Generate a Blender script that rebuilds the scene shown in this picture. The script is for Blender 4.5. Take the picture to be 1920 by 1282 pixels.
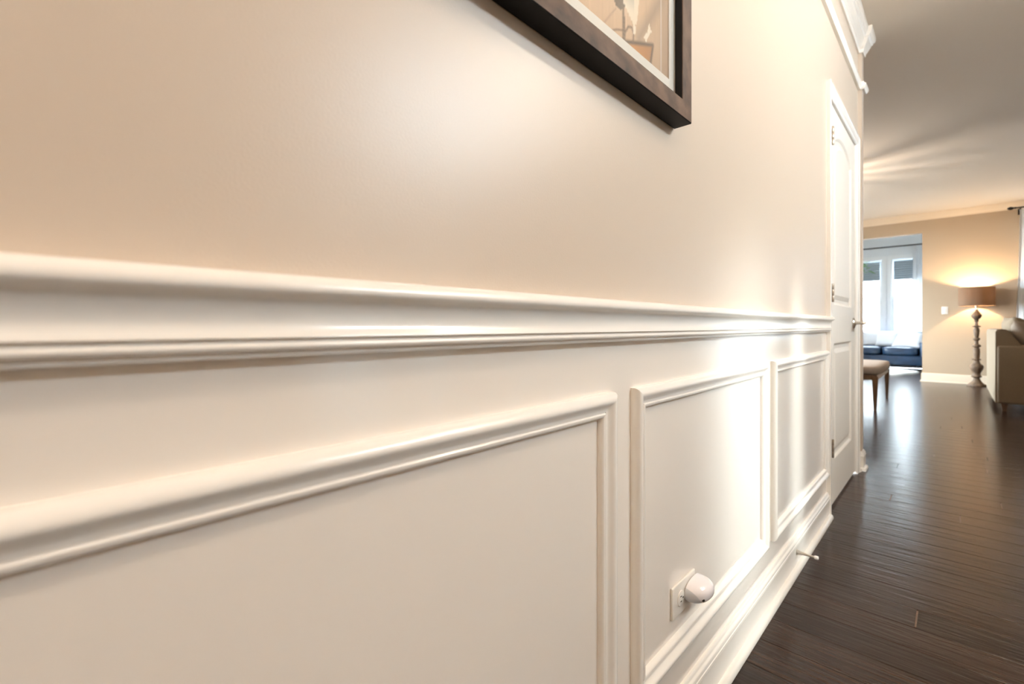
import bpy, bmesh, math, random
from math import sin, cos, pi, radians
from mathutils import Vector, Matrix

for o in list(bpy.data.objects):
    bpy.data.objects.remove(o, do_unlink=True)
SC = bpy.context.scene
COL = SC.collection
random.seed(11)

# ------------------------------------------------------------------ camera
CAMX, CAMZ = 0.44, 0.92
cd = bpy.data.cameras.new('camera')
cam = bpy.data.objects.new('camera', cd)
COL.objects.link(cam)
cam.location = (CAMX, 0.0, CAMZ)
cam.rotation_euler = (radians(90), 0, radians(43.81))
cd.sensor_width = 36.0
cd.lens = 36.0 * 862.0 / 1920.0
cd.shift_y = -30.0 / 1920.0
cd.clip_start = 0.02
cd.dof.use_dof = True
cd.dof.focus_distance = 1.0
cd.dof.aperture_fstop = 3.8
SC.camera = cam

# ------------------------------------------------------------------ world, sun, exposure
w = bpy.data.worlds.new('daylight')
SC.world = w
w.use_nodes = True
bg = w.node_tree.nodes['Background']
bg.inputs['Color'].default_value = (0.80, 0.91, 1.0, 1)
bg.inputs['Strength'].default_value = 55.0
SC.view_settings.view_transform = 'Standard'
SC.view_settings.look = 'None'
SC.view_settings.gamma = 1.0
SC.view_settings.use_curve_mapping = False
SC.view_settings.exposure = 1.24
SC.cycles.max_bounces = 10
SC.cycles.diffuse_bounces = 6
SC.cycles.glossy_bounces = 4
SC.cycles.transparent_max_bounces = 8
SC.cycles.sample_clamp_indirect = 6.0
SC.cycles.caustics_reflective = False
SC.cycles.caustics_refractive = False


def area(name, loc, rot, sx, sy, power, color, portal=False, spread=180):
    l = bpy.data.lights.new(name, 'AREA')
    l.shape = 'RECTANGLE'
    l.size, l.size_y = sx, sy
    l.energy = power
    l.color = color
    l.spread = radians(spread)
    if portal:
        l.cycles.is_portal = True
    o = bpy.data.objects.new(name, l)
    o.location = loc
    o.rotation_euler = rot
    COL.objects.link(o)
    return o


WARM = (1.0, 0.84, 0.67)
# portals: they only steer sky light through the real window openings
area('window_portal', (-0.66, 13.33, 1.55), (radians(-90), 0, 0), 1.7, 1.75, 1, (1, 1, 1), True)
area('window_portal', (2.40, 10.30, 1.25), (radians(-90), 0, 0), 1.75, 2.4, 1, (1, 1, 1), True)
area('window_portal', (2.36, 2.2, 2.55), (0, radians(90), 0), 0.36, 1.4, 1, (1, 1, 1), True)
area('window_portal', (-3.22, 8.1, 1.45), (0, radians(-90), 0), 1.75, 1.1, 1, (1, 1, 1), True)
# daylight falling through the glazed hall door and its sidelight, opposite the panelling
area('door_daylight', (2.36, 1.49, 1.02), (0, radians(90 - 17), 0), 1.45, 0.36, 0.95, (0.93, 1.0, 0.97), spread=17)
area('door_daylight', (2.36, 2.07, 1.02), (0, radians(90 - 17), 0), 1.45, 0.10, 0.38, (0.93, 1.0, 0.97), spread=8)
area('window_portal', (-2.56, 10.95, 1.6), (0, radians(-90), 0), 1.4, 0.76, 1, (1, 1, 1), True)  # portal of the added sunroom side window
# lamps of the hall chandelier (right of the frame), the dining lantern plus two unseen fills added to brighten hall and living room
for (x, y, z, p, r) in [(1.50, 2.35, 2.25, 8, 0.03), (1.05, 1.75, 2.30, 11, 0.03), (0.95, -0.8, 2.6, 22, 0.10), (-0.95, 6.85, 2.16, 34, 0.03), (3.6, 7.6, 1.6, 8, 0.06)]:
    l = bpy.data.lights.new('bulb_or_fill_light', 'POINT')
    l.shadow_soft_size = r
    l.energy = p
    l.color = WARM
    o = bpy.data.objects.new('bulb_or_fill_light', l)
    o.location = (x, y, z)
    COL.objects.link(o)


# ------------------------------------------------------------------ materials
def mat(name, color, rough=0.5, metal=0.0, spec=0.5, bump=None, var=None, sheen=0.0, coat=0.0, trans=0.0):
    m = bpy.data.materials.new(name)
    m.use_nodes = True
    nt = m.node_tree
    b = nt.nodes['Principled BSDF']
    b.inputs['Base Color'].default_value = (*color, 1)
    b.inputs['Roughness'].default_value = rough
    b.inputs['Metallic'].default_value = metal
    b.inputs['Specular IOR Level'].default_value = spec
    if sheen:
        b.inputs['Sheen Weight'].default_value = sheen
    if coat:
        b.inputs['Coat Weight'].default_value = coat
        b.inputs['Coat Roughness'].default_value = 0.08
    tc = nt.nodes.new('ShaderNodeTexCoord')
    if var:
        sc_, amt, stretch = var
        mp = nt.nodes.new('ShaderNodeMapping')
        mp.inputs['Scale'].default_value = stretch
        nt.links.new(tc.outputs['Object'], mp.inputs['Vector'])
        n = nt.nodes.new('ShaderNodeTexNoise')
        n.inputs['Scale'].default_value = sc_
        n.inputs['Detail'].default_value = 5
        nt.links.new(mp.outputs['Vector'], n.inputs['Vector'])
        r = nt.nodes.new('ShaderNodeValToRGB')
        r.color_ramp.elements[0].position = 0.3
        r.color_ramp.elements[1].position = 0.7
        r.color_ramp.elements[0].color = (*[c * (1 - amt) for c in color], 1)
        r.color_ramp.elements[1].color = (*[min(1, c * (1 + amt)) for c in color], 1)
        nt.links.new(n.outputs['Fac'], r.inputs['Fac'])
        nt.links.new(r.outputs['Color'], b.inputs['Base Color'])
    if bump:
        sc_, st, dist = bump
        n = nt.nodes.new('ShaderNodeTexNoise')
        n.inputs['Scale'].default_value = sc_
        n.inputs['Detail'].default_value = 3
        nt.links.new(tc.outputs['Object'], n.inputs['Vector'])
        bp = nt.nodes.new('ShaderNodeBump')
        bp.inputs['Strength'].default_value = st
        bp.inputs['Distance'].default_value = dist
        nt.links.new(n.outputs['Fac'], bp.inputs['Height'])
        nt.links.new(bp.outputs['Normal'], b.inputs['Normal'])
    return m


def cloth_translucent(name, color, amount, rough=0.9):
    m = bpy.data.materials.new(name)
    m.use_nodes = True
    nt = m.node_tree
    nt.nodes.clear()
    out = nt.nodes.new('ShaderNodeOutputMaterial')
    d = nt.nodes.new('ShaderNodeBsdfDiffuse')
    t = nt.nodes.new('ShaderNodeBsdfTranslucent')
    mx = nt.nodes.new('ShaderNodeMixShader')
    tc = nt.nodes.new('ShaderNodeTexCoord')
    n = nt.nodes.new('ShaderNodeTexNoise')
    n.inputs['Scale'].default_value = 220
    r = nt.nodes.new('ShaderNodeValToRGB')
    r.color_ramp.elements[0].color = (*[c * 0.82 for c in color], 1)
    r.color_ramp.elements[1].color = (*color, 1)
    nt.links.new(tc.outputs['Object'], n.inputs['Vector'])
    nt.links.new(n.outputs['Fac'], r.inputs['Fac'])
    nt.links.new(r.outputs['Color'], d.inputs['Color'])
    nt.links.new(r.outputs['Color'], t.inputs['Color'])
    mx.inputs['Fac'].default_value = amount
    nt.links.new(d.outputs['BSDF'], mx.inputs[1])
    nt.links.new(t.outputs['BSDF'], mx.inputs[2])
    nt.links.new(mx.outputs['Shader'], out.inputs['Surface'])
    return m


def glass_mat(name, tint=(1, 1, 1)):
    m = bpy.data.materials.new(name)
    m.use_nodes = True
    nt = m.node_tree
    nt.nodes.clear()
    out = nt.nodes.new('ShaderNodeOutputMaterial')
    tr = nt.nodes.new('ShaderNodeBsdfTransparent')
    tr.inputs['Color'].default_value = (*tint, 1)
    g = nt.nodes.new('ShaderNodeBsdfGlossy')
    g.inputs['Roughness'].default_value = 0.02
    lw = nt.nodes.new('ShaderNodeLayerWeight')
    lw.inputs['Blend'].default_value = 0.5
    pw = nt.nodes.new('ShaderNodeMath')
    pw.operation = 'POWER'
    pw.inputs[1].default_value = 5.0
    nt.links.new(lw.outputs['Facing'], pw.inputs[0])
    fr = nt.nodes.new('ShaderNodeMapRange')
    fr.inputs['To Min'].default_value = 0.04
    fr.inputs['To Max'].default_value = 0.9
    nt.links.new(pw.outputs[0], fr.inputs['Value'])
    mx = nt.nodes.new('ShaderNodeMixShader')
    nt.links.new(fr.outputs[0], mx.inputs['Fac'])
    nt.links.new(tr.outputs['BSDF'], mx.inputs[1])
    nt.links.new(g.outputs['BSDF'], mx.inputs[2])
    nt.links.new(mx.outputs['Shader'], out.inputs['Surface'])
    return m


def wood_floor(name):
    m = bpy.data.materials.new(name)
    m.use_nodes = True
    nt = m.node_tree
    b = nt.nodes['Principled BSDF']
    b.inputs['Specular IOR Level'].default_value = 0.34
    tc = nt.nodes.new('ShaderNodeTexCoord')
    oi = nt.nodes.new('ShaderNodeObjectInfo')
    mul = nt.nodes.new('ShaderNodeMath')
    mul.operation = 'MULTIPLY'
    mul.inputs[1].default_value = 37.0
    nt.links.new(oi.outputs['Random'], mul.inputs[0])
    cx = nt.nodes.new('ShaderNodeCombineXYZ')
    nt.links.new(mul.outputs[0], cx.inputs['X'])
    nt.links.new(mul.outputs[0], cx.inputs['Z'])
    add = nt.nodes.new('ShaderNodeVectorMath')
    add.operation = 'ADD'
    nt.links.new(tc.outputs['Object'], add.inputs[0])
    nt.links.new(cx.outputs[0], add.inputs[1])
    mp = nt.nodes.new('ShaderNodeMapping')
    mp.inputs['Scale'].default_value = (1.3, 26, 8)
    nt.links.new(add.outputs[0], mp.inputs['Vector'])
    n1 = nt.nodes.new('ShaderNodeTexNoise')
    n1.inputs['Scale'].default_value = 2.6
    n1.inputs['Detail'].default_value = 8
    n1.inputs['Distortion'].default_value = 0.8
    nt.links.new(mp.outputs['Vector'], n1.inputs['Vector'])
    rp = nt.nodes.new('ShaderNodeValToRGB')
    rp.color_ramp.elements[0].position = 0.30
    rp.color_ramp.elements[1].position = 0.72
    rp.color_ramp.elements[0].color = (0.012, 0.0060, 0.0042, 1)
    rp.color_ramp.elements[1].color = (0.044, 0.0225, 0.0145, 1)
    nt.links.new(n1.outputs['Fac'], rp.inputs['Fac'])
    hs = nt.nodes.new('ShaderNodeHueSaturation')
    mr = nt.nodes.new('ShaderNodeMapRange')
    mr.inputs['To Min'].default_value = 0.75
    mr.inputs['To Max'].default_value = 1.3
    nt.links.new(oi.outputs['Random'], mr.inputs['Value'])
    nt.links.new(mr.outputs[0], hs.inputs['Value'])
    nt.links.new(rp.outputs['Color'], hs.inputs['Color'])
    nt.links.new(hs.outputs['Color'], b.inputs['Base Color'])
    rr = nt.nodes.new('ShaderNodeMapRange')
    rr.inputs['To Min'].default_value = 0.16
    rr.inputs['To Max'].default_value = 0.27
    nt.links.new(n1.outputs['Fac'], rr.inputs['Value'])
    nt.links.new(rr.outputs[0], b.inputs['Roughness'])
    # hand-scraped waves across the boards plus fine grain
    mp2 = nt.nodes.new('ShaderNodeMapping')
    mp2.inputs['Scale'].default_value = (3.0, 30, 10)
    nt.links.new(add.outputs[0], mp2.inputs['Vector'])
    n2 = nt.nodes.new('ShaderNodeTexNoise')
    n2.inputs['Scale'].default_value = 2.0
    n2.inputs['Detail'].default_value = 4
    nt.links.new(mp2.outputs['Vector'], n2.inputs['Vector'])
    bp = nt.nodes.new('ShaderNodeBump')
    bp.inputs['Strength'].default_value = 0.6
    bp.inputs['Distance'].default_value = 0.0028
    nt.links.new(n2.outputs['Fac'], bp.inputs['Height'])
    bp2 = nt.nodes.new('ShaderNodeBump')
    bp2.inputs['Strength'].default_value = 0.35
    bp2.inputs['Distance'].default_value = 0.0012
    nt.links.new(n1.outputs['Fac'], bp2.inputs['Height'])
    nt.links.new(bp.outputs['Normal'], bp2.inputs['Normal'])
    nt.links.new(bp2.outputs['Normal'], b.inputs['Normal'])
    return m


M = {}
M['wall'] = mat('greige_satin_paint', (0.585, 0.495, 0.405), 0.37, spec=0.5, bump=(330, 0.18, 0.0010))
M['wains'] = mat('cream_white_paint', (0.83, 0.775, 0.71), 0.13, bump=(260, 0.02, 0.0004))
M['trim'] = mat('white_semigloss_trim', (0.86, 0.83, 0.78), 0.2, bump=(90, 0.02, 0.0005))
M['warmtrim'] = mat('warm_lit_trim', (0.74, 0.62, 0.48), 0.35, bump=(90, 0.02, 0.0005))  # white trim paint tinted tan to carry the warm room light
M['doorp'] = mat('white_door_paint', (0.78, 0.73, 0.66), 0.45, spec=0.25, bump=(120, 0.03, 0.0006))
M['ceil'] = mat('flat_ceiling_paint', (0.74, 0.665, 0.58), 0.75, bump=(200, 0.1, 0.001))
M['roomwall'] = mat('room_tan_paint', (0.46, 0.35, 0.24), 0.6, bump=(300, 0.15, 0.001))
M['sunwall'] = mat('sunroom_pale_paint', (0.74, 0.78, 0.82), 0.6, bump=(300, 0.1, 0.001))
M['floor'] = wood_floor('dark_hardwood')
M['sub'] = mat('dark_subfloor', (0.012, 0.008, 0.006), 0.8, bump=(60, 0.2, 0.001))
M['pale_end'] = mat('pale_board_end', (0.15, 0.10, 0.07), 0.6, var=(300, 0.4, (1, 1, 1)))
M['frame'] = mat('espresso_frame_wood', (0.095, 0.054, 0.032), 0.6, spec=0.25, var=(40, 0.55, (6, 0.5, 0.5)), bump=(160, 0.15, 0.0006))
M['frameblack'] = mat('black_frame_edge', (0.006, 0.005, 0.005), 0.55, spec=0.2, bump=(140, 0.1, 0.0005))
M['matboard'] = mat('white_mat_board', (0.80, 0.79, 0.76), 0.85, bump=(900, 0.1, 0.0004))
M['plastic'] = mat('white_outlet_plastic', (0.83, 0.80, 0.74), 0.32, bump=(50, 0.02, 0.0003))
M['nlight'] = mat('glossy_white_plastic', (0.86, 0.83, 0.85), 0.10, coat=0.5, bump=(30, 0.01, 0.0003))
M['nbase'] = mat('pale_grey_plastic', (0.60, 0.62, 0.66), 0.4, bump=(30, 0.01, 0.0003))
M['dark'] = mat('dark_sensor', (0.03, 0.028, 0.026), 0.2, bump=(30, 0.01, 0.0003))
M['nickel'] = mat('satin_nickel', (0.62, 0.57, 0.50), 0.28, metal=1.0, bump=(200, 0.04, 0.0003))
M['brass'] = mat('aged_hinge_metal', (0.42, 0.36, 0.29), 0.35, metal=1.0, bump=(200, 0.04, 0.0003))
M['rubber'] = mat('white_rubber', (0.85, 0.83, 0.80), 0.6, bump=(100, 0.03, 0.0003))
M['sofa'] = mat('oatmeal_upholstery', (0.24, 0.185, 0.125), 0.92, sheen=0.0, bump=(420, 0.4, 0.002), var=(260, 0.10, (1, 1, 1)))
M['pillow'] = mat('taupe_pillow_fabric', (0.24, 0.19, 0.145), 0.9, sheen=0.0, bump=(380, 0.4, 0.002), var=(240, 0.12, (1, 1, 1)))
M['palepillow'] = mat('pale_linen', (0.56, 0.57, 0.60), 0.9, sheen=0.3, bump=(380, 0.4, 0.002), var=(200, 0.06, (1, 1, 1)))
M['navy'] = mat('navy_leather', (0.010, 0.028, 0.060), 0.38, bump=(140, 0.25, 0.0015), var=(8, 0.3, (1, 1, 1)))
M['benchfab'] = mat('beige_bench_fabric', (0.36, 0.29, 0.235), 0.9, sheen=0.0, bump=(420, 0.4, 0.002), var=(200, 0.1, (1, 1, 1)))
M['benchwood'] = mat('brown_bench_wood', (0.16, 0.085, 0.042), 0.4, var=(10, 0.4, (8, 8, 0.8)), bump=(90, 0.1, 0.0006))
M['lampwood'] = mat('distressed_turned_wood', (0.12, 0.072, 0.038), 0.7, var=(26, 0.5, (1, 1, 0.5)), bump=(120, 0.35, 0.002))
M['shade'] = cloth_translucent('brown_linen_shade', (0.22, 0.15, 0.10), 0.33)
M['sheer'] = cloth_translucent('white_sheer_curtain', (0.86, 0.88, 0.90), 0.40)
M['black'] = mat('black_iron', (0.015, 0.014, 0.014), 0.45, metal=0.6, bump=(150, 0.1, 0.0005))
M['winframe'] = mat('white_window_paint', (0.80, 0.83, 0.86), 0.4, bump=(80, 0.03, 0.0005))
M['glass'] = glass_mat('window_glass', (0.97, 0.98, 0.98))
M['frosted'] = cloth_translucent('frosted_glass', (0.55, 0.58, 0.58), 0.35)
M['picglass'] = glass_mat('picture_glass', (0.98, 0.98, 0.97))
M['fur'] = mat('white_sheepskin', (0.70, 0.69, 0.66), 0.95, sheen=0.6, bump=(160, 0.9, 0.01), var=(60, 0.08, (1, 1, 1)))
M['leaf'] = mat('green_leaf', (0.10, 0.24, 0.05), 0.45, var=(20, 0.4, (1, 1, 1)), bump=(60, 0.1, 0.001))
M['pot'] = mat('pale_ceramic', (0.6, 0.6, 0.58), 0.4, bump=(30, 0.05, 0.001))
M['blind'] = mat('grey_blue_blind', (0.30, 0.36, 0.41), 0.8, bump=(200, 0.1, 0.001))
M['rooftile'] = mat('grey_roof_shingle', (0.10, 0.125, 0.15), 0.8, var=(3, 0.2, (1, 8, 8)), bump=(20, 0.3, 0.01))
M['siding'] = mat('grey_house_siding', (0.22, 0.22, 0.217), 0.7, bump=(10, 0.1, 0.005))
M['ground'] = mat('pale_patio_ground', (0.16, 0.16, 0.155), 0.9, var=(2, 0.08, (1, 1, 1)))
M['bulb'] = mat('lamp_bulb_glow', (1, 0.9, 0.75), 0.4)
_b = M['bulb'].node_tree.nodes['Principled BSDF']
_b.inputs['Emission Color'].default_value = (1.0, 0.70, 0.38, 1)
_b.inputs['Emission Strength'].default_value = 20.0


# ------------------------------------------------------------------ helpers
def link(name, bm, m, parent=None, smooth=None, recalc=True):
    if recalc:
        bmesh.ops.recalc_face_normals(bm, faces=bm.faces)
    me = bpy.data.meshes.new(name)
    bm.to_mesh(me)
    bm.free()
    if isinstance(m, (list, tuple)):
        for x in m:
            me.materials.append(x)
    else:
        me.materials.append(m)
    if smooth is not None:
        for p in me.polygons:
            p.use_smooth = True
        if smooth < 179:
            me.set_sharp_from_angle(angle=radians(smooth))
    o = bpy.data.objects.new(name, me)
    COL.objects.link(o)
    if parent is not None:
        o.parent = parent
    return o


def tag(o, label=None, cat=None, group=None, kind=None):
    if label:
        o['label'] = label
    if cat:
        o['category'] = cat
    if group:
        o['group'] = group
    if kind:
        o['kind'] = kind
    return o


def empty(name, loc=(0, 0, 0), rz=0.0):
    o = bpy.data.objects.new(name, None)
    o.location = loc
    o.rotation_euler = (0, 0, rz)
    o.empty_display_size = 0.1
    COL.objects.link(o)
    return o


def B():
    return bmesh.new()


def box(bm, x0, x1, y0, y1, z0, z1, bevel=0.0, seg=2):
    r = bmesh.ops.create_cube(bm, size=1.0)
    vs = r['verts']
    for v in vs:
        v.co = Vector((x0 + (v.co.x + .5) * (x1 - x0), y0 + (v.co.y + .5) * (y1 - y0), z0 + (v.co.z + .5) * (z1 - z0)))
    if bevel > 0:
        es = list({e for v in vs for e in v.link_edges})
        bmesh.ops.bevel(bm, geom=es, offset=bevel, segments=seg, affect='EDGES', profile=0.5)
    return bm


def loft(bm, rings, cap=True, closed=True):
    """rings: equal-length lists of 3D points"""
    R = [[bm.verts.new(p) for p in r] for r in rings]
    n = len(R[0])
    for a, b in zip(R[:-1], R[1:]):
        for i in range(n if closed else n - 1):
            j = (i + 1) % n
            try:
                bm.faces.new((a[i], a[j], b[j], b[i]))
            except ValueError:
                pass
    if cap:
        for r in (R[0], R[-1]):
            try:
                bm.faces.new(r)
            except ValueError:
                pass
    return bm


def sweep(path, prof, cap=True):
    """profile (p out, z) swept along an xy path; p offsets to the right of travel with mitred corners"""
    P = [Vector((a, b)) for a, b in path]
    rings = []
    for i, p in enumerate(P):
        d0 = (P[i] - P[i - 1]).normalized() if i > 0 else None
        d1 = (P[i + 1] - P[i]).normalized() if i < len(P) - 1 else None
        if d0 is None:
            d0 = d1
        if d1 is None:
            d1 = d0
        n0 = Vector((d0.y, -d0.x))
        n1 = Vector((d1.y, -d1.x))
        mt = (n0 + n1)
        mt = mt / max(1e-6, mt.dot(n0))
        rings.append([(p.x + mt.x * a, p.y + mt.y * a, z) for a, z in prof])
    bm = B()
    loft(bm, rings, cap)
    return bm


def lathe(prof, seg=32, center=(0, 0, 0), axis='z'):
    bm = B()
    rings = []
    for r, h in prof:
        ring = []
        for k in range(seg):
            a = 2 * pi * k / seg
            c, s = r * cos(a), r * sin(a)
            if axis == 'z':
                q = (c, s, h)
            elif axis == 'x':
                q = (h, c, s)
            else:
                q = (c, h, s)
            ring.append((q[0] + center[0], q[1] + center[1], q[2] + center[2]))
        rings.append(ring)
    loft(bm, rings)
    return bm


def tube(bm, pts, r, seg=10):
    rings = []
    P = [Vector(p) for p in pts]
    for i, p in enumerate(P):
        t = (P[min(i + 1, len(P) - 1)] - P[max(i - 1, 0)]).normalized()
        u = t.cross(Vector((0, 0, 1)))
        if u.length < 1e-4:
            u = t.cross(Vector((0, 1, 0)))
        u.normalize()
        v = t.cross(u).normalized()
        rr = r[i] if isinstance(r, (list, tuple)) else r
        rings.append([p + u * rr * cos(2 * pi * k / seg) + v * rr * sin(2 * pi * k / seg) for k in range(seg)])
    loft(bm, rings)
    return bm


def cushion(bm, cx, cy, cz, sx, sy, sz, power=2.6, nu=20, nv=14, mtx=None):
    """soft superellipsoid block"""
    def sp(v, e):
        return math.copysign(abs(v) ** e, v)
    rings = []
    e1, e2 = 2.0 / power, 2.0 / (power + 1.4)
    top = None
    grid = []
    for i in range(1, nv):
        a = -pi / 2 + pi * i / nv
        ring = []
        for k in range(nu * 2):
            b_ = 2 * pi * k / (nu * 2)
            q = Vector((sx / 2 * sp(cos(a), e1) * sp(cos(b_), e2), sy / 2 * sp(cos(a), e1) * sp(sin(b_), e2), sz / 2 * sp(sin(a), e1)))
            if mtx is not None:
                q = mtx @ q
            ring.append(q + Vector((cx, cy, cz)))
        rings.append(ring)
    loft(bm, rings)
    return bm


def pillow_bm(w_, h_, t_, mtx, n=16):
    """square pillow with pinched corners: local x,y = face, z = thickness"""
    bm = B()
    vt = {}
    for s in (1, -1):
        for i in range(n + 1):
            for j in range(n + 1):
                u, v = i / n * 2 - 1, j / n * 2 - 1
                k = max(0.0, (1 - u ** 4)) ** 0.55 * max(0.0, (1 - v ** 4)) ** 0.55
                pull = 1 - 0.07 * (1 - abs(u)) * 0 - 0.06 * (u * u * (1 - v * v) + v * v * (1 - u * u))
                p = Vector((u * w_ / 2 * pull, v * h_ / 2 * pull, s * k * t_ / 2))
                edge = i in (0, n) or j in (0, n)
                key = (i, j, 0 if edge else s)
                if key not in vt:
                    vt[key] = bm.verts.new(mtx @ p)
        for i in range(n):
            for j in range(n):
                f = []
                for (a, b_) in ((i, j), (i + 1, j), (i + 1, j + 1), (i, j + 1)):
                    edge = a in (0, n) or b_ in (0, n)
                    f.append(vt[(a, b_, 0 if edge else s)])
                try:
                    bm.faces.new(f if s > 0 else f[::-1])
                except ValueError:
                    pass
    return bm


# ------------------------------------------------------------------ dimensions
CEIL = 2.79
FY = 10.26          # far wall of the living room
SY = 13.30          # window wall of the sunroom
WE = 3.66           # end of plain hall wall, pilaster follows
PE = 3.73
PX = 0.02
DY0, DY1 = 2.70, 3.55   # door opening
DZ = 2.045

# ------------------------------------------------------------------ floor
fl = tag(link('floor', box(B(), -3.4, 5.0, -2.6, SY + 0.1, -0.08, -0.019), M['sub']),
         'dark hardwood floor of wide boards laid across the hall', 'floor', kind='structure')
PW = 0.126
Y0 = 1.357
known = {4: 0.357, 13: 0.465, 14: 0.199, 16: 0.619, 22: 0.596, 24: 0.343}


def plank_bm(bm, x0, x1, y0, y1):
    g, bv = 0.0003, 0.0012
    a = [(x0 + g, y0 + g), (x1 - g, y0 + g), (x1 - g, y1 - g), (x0 + g, y1 - g)]
    c = [(x0 + g + bv, y0 + g + bv), (x1 - g - bv, y0 + g + bv), (x1 - g - bv, y1 - g - bv), (x0 + g + bv, y1 - g - bv)]
    lo = [bm.verts.new((p[0], p[1], -0.018)) for p in a]
    mi = [bm.verts.new((p[0], p[1], -0.0016)) for p in a]
    hi = [bm.verts.new((p[0], p[1], 0.0)) for p in c]
    for i in range(4):
        j = (i + 1) % 4
        bm.faces.new((lo[i], lo[j], mi[j], mi[i]))
        bm.faces.new((mi[i], mi[j], hi[j], hi[i]))
    bm.faces.new(hi)
    return bm


far = B()
rows = int((SY - Y0) / PW) + 1
pale_joints = []
for k in range(-30, rows):
    y0 = Y0 + k * PW
    y1 = y0 + PW
    if y1 > SY:
        break
    ends = []
    if k in known:
        e = known[k]
        ends = [e]
        pale_joints.append((k, e))
        x = e
        while x > -3.3:
            x -= random.uniform(1.1, 1.9)
            ends.append(x)
        x = e
    else:
        x = -0.02 if y1 < WE + PW else -3.3
        ends.append(x)
        x -= random.uniform(0, 1.2)
    while x < 5.0:
        x += random.uniform(1.5, 2.4)
        ends.append(x)
    ends = sorted(ends)
    for a, b_ in zip(ends[:-1], ends[1:]):
        a, b_ = max(a, -3.3), min(b_, 4.9)
        if y1 < WE:
            a = max(a, -0.02)
        if y1 < 3.4:
            b_ = min(b_, 2.42)
        if b_ - a < 0.01:
            continue
        if k <= 36:
            link('plank', plank_bm(B(), a, b_, y0, y1), M['floor'], fl)
        else:
            plank_bm(far, a, b_, y0, y1)
tag(link('far_planks', far, M['floor'], fl), kind='stuff')
for k, e in pale_joints:
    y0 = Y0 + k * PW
    link('pale_joint', box(B(), e - 0.0022, e + 0.0022, y0 + 0.008, y0 + PW * random.uniform(0.7, 0.95), -0.004, 0.0004), M['pale_end'], fl)  # paler strip laid along the board end joint

# ------------------------------------------------------------------ ceiling and shell
bm = box(B(), -3.4, 5.0, 3.4, FY + 0.12, CEIL, CEIL + 0.12)
box(bm, -3.4, 2.52, -2.7, 3.4, CEIL, CEIL + 0.12)
tag(link('ceiling', bm, M['ceil']), 'off-white flat ceiling over hall and living room', 'ceiling', kind='structure')

# hall wall with the door opening: upper greige, lower cream
RAILZ = 0.92
wl = empty('wall_left')
tag(wl, 'long hall wall, greige above the chair rail and cream panelling below', 'wall', kind='structure')
up = B()
box(up, -0.14, 0, -2.6, DY0 - 0.012, RAILZ, CEIL)
box(up, -0.14, 0, DY0 - 0.012, DY1 + 0.012, DZ + 0.012, CEIL)
box(up, -0.14, 0, DY1 + 0.012, WE, 0, CEIL)
box(up, -0.14, PX, WE, PE, 0, CEIL)
link('upper_wall', up, M['wall'], wl)
link('wainscot_panel', box(B(), -0.14, 0, -2.6, DY0 - 0.012, -0.01, RAILZ), M['wains'], wl)

tag(link('wall_hall_right', (lambda b: (box(b, 2.4, 2.52, -2.6, 1.1, 0, CEIL), box(b, 2.4, 2.52, 1.1, 1.5, 2.1, CEIL), box(b, 2.4, 2.52, 2.9, 3.4, 0, CEIL),
    box(b, 2.4, 2.52, 1.5, 2.9, 2.1, 2.36), box(b, 2.4, 2.52, 2.3, 2.9, 0, 2.1), box(b, 2.4, 2.52, 1.5, 2.9, 2.72, CEIL), b)[-1])(B()), M['roomwall']),
    'right hall wall with a window opening', 'wall', kind='structure')
tag(link('wall_near', box(B(), -0.14, 2.52, -2.72, -2.6, 0, CEIL), M['wall']), 'near end wall of the hall', 'wall', kind='structure')
tag(link('wall_room_near', box(B(), 2.52, 5.0, 3.28, 3.4, 0, CEIL), M['roomwall']), 'near wall of the living room', 'wall', kind='structure')
tag(link('wall_room_right', box(B(), 4.9, 5.02, 3.4, FY, 0, CEIL), M['roomwall']), 'right wall of the living room', 'wall', kind='structure')
tag(link('wall_dining_near', box(B(), -3.4, -0.14, PE - 0.12, PE, 0, CEIL), M['roomwall']), 'dining side wall behind the hall', 'wall', kind='structure')
bm = B()
box(bm, -3.4, -3.28, PE, 7.5, 0, CEIL)
box(bm, -3.4, -3.28, 8.7, FY, 0, CEIL)
box(bm, -3.4, -3.28, 7.5, 8.7, 0, 0.5)
box(bm, -3.4, -3.28, 7.5, 8.7, 2.4, CEIL)
tag(link('wall_dining_left', bm, M['roomwall']), 'left wall of the dining side with a window opening', 'wall', kind='structure')

# far wall: opening to the sunroom, window opening to the right
OX0, OX1, OZ = -2.0, 0.069, 2.47
WX0, WX1, WZ0, WZ1 = 1.50, 3.26, 0.12, 2.60
bm = B()
box(bm, -3.4, 5.0, FY + 0.002, FY + 0.12, CEIL + 0.118, 3.25)
box(bm, -3.4, OX0, FY, FY + 0.12, 0, CEIL)
box(bm, OX0, OX1, FY, FY + 0.12, OZ, CEIL)
box(bm, OX1, WX0, FY, FY + 0.12, 0, CEIL)
box(bm, WX0, WX1, FY, FY + 0.12, 0, WZ0)
box(bm, WX0, WX1, FY, FY + 0.12, WZ1, CEIL)
box(bm, WX1, 5.0, FY, FY + 0.12, 0, CEIL)
tag(link('wall_far', bm, M['roomwall']), 'tan far wall with the opening to the sunroom', 'wall', kind='structure')

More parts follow.
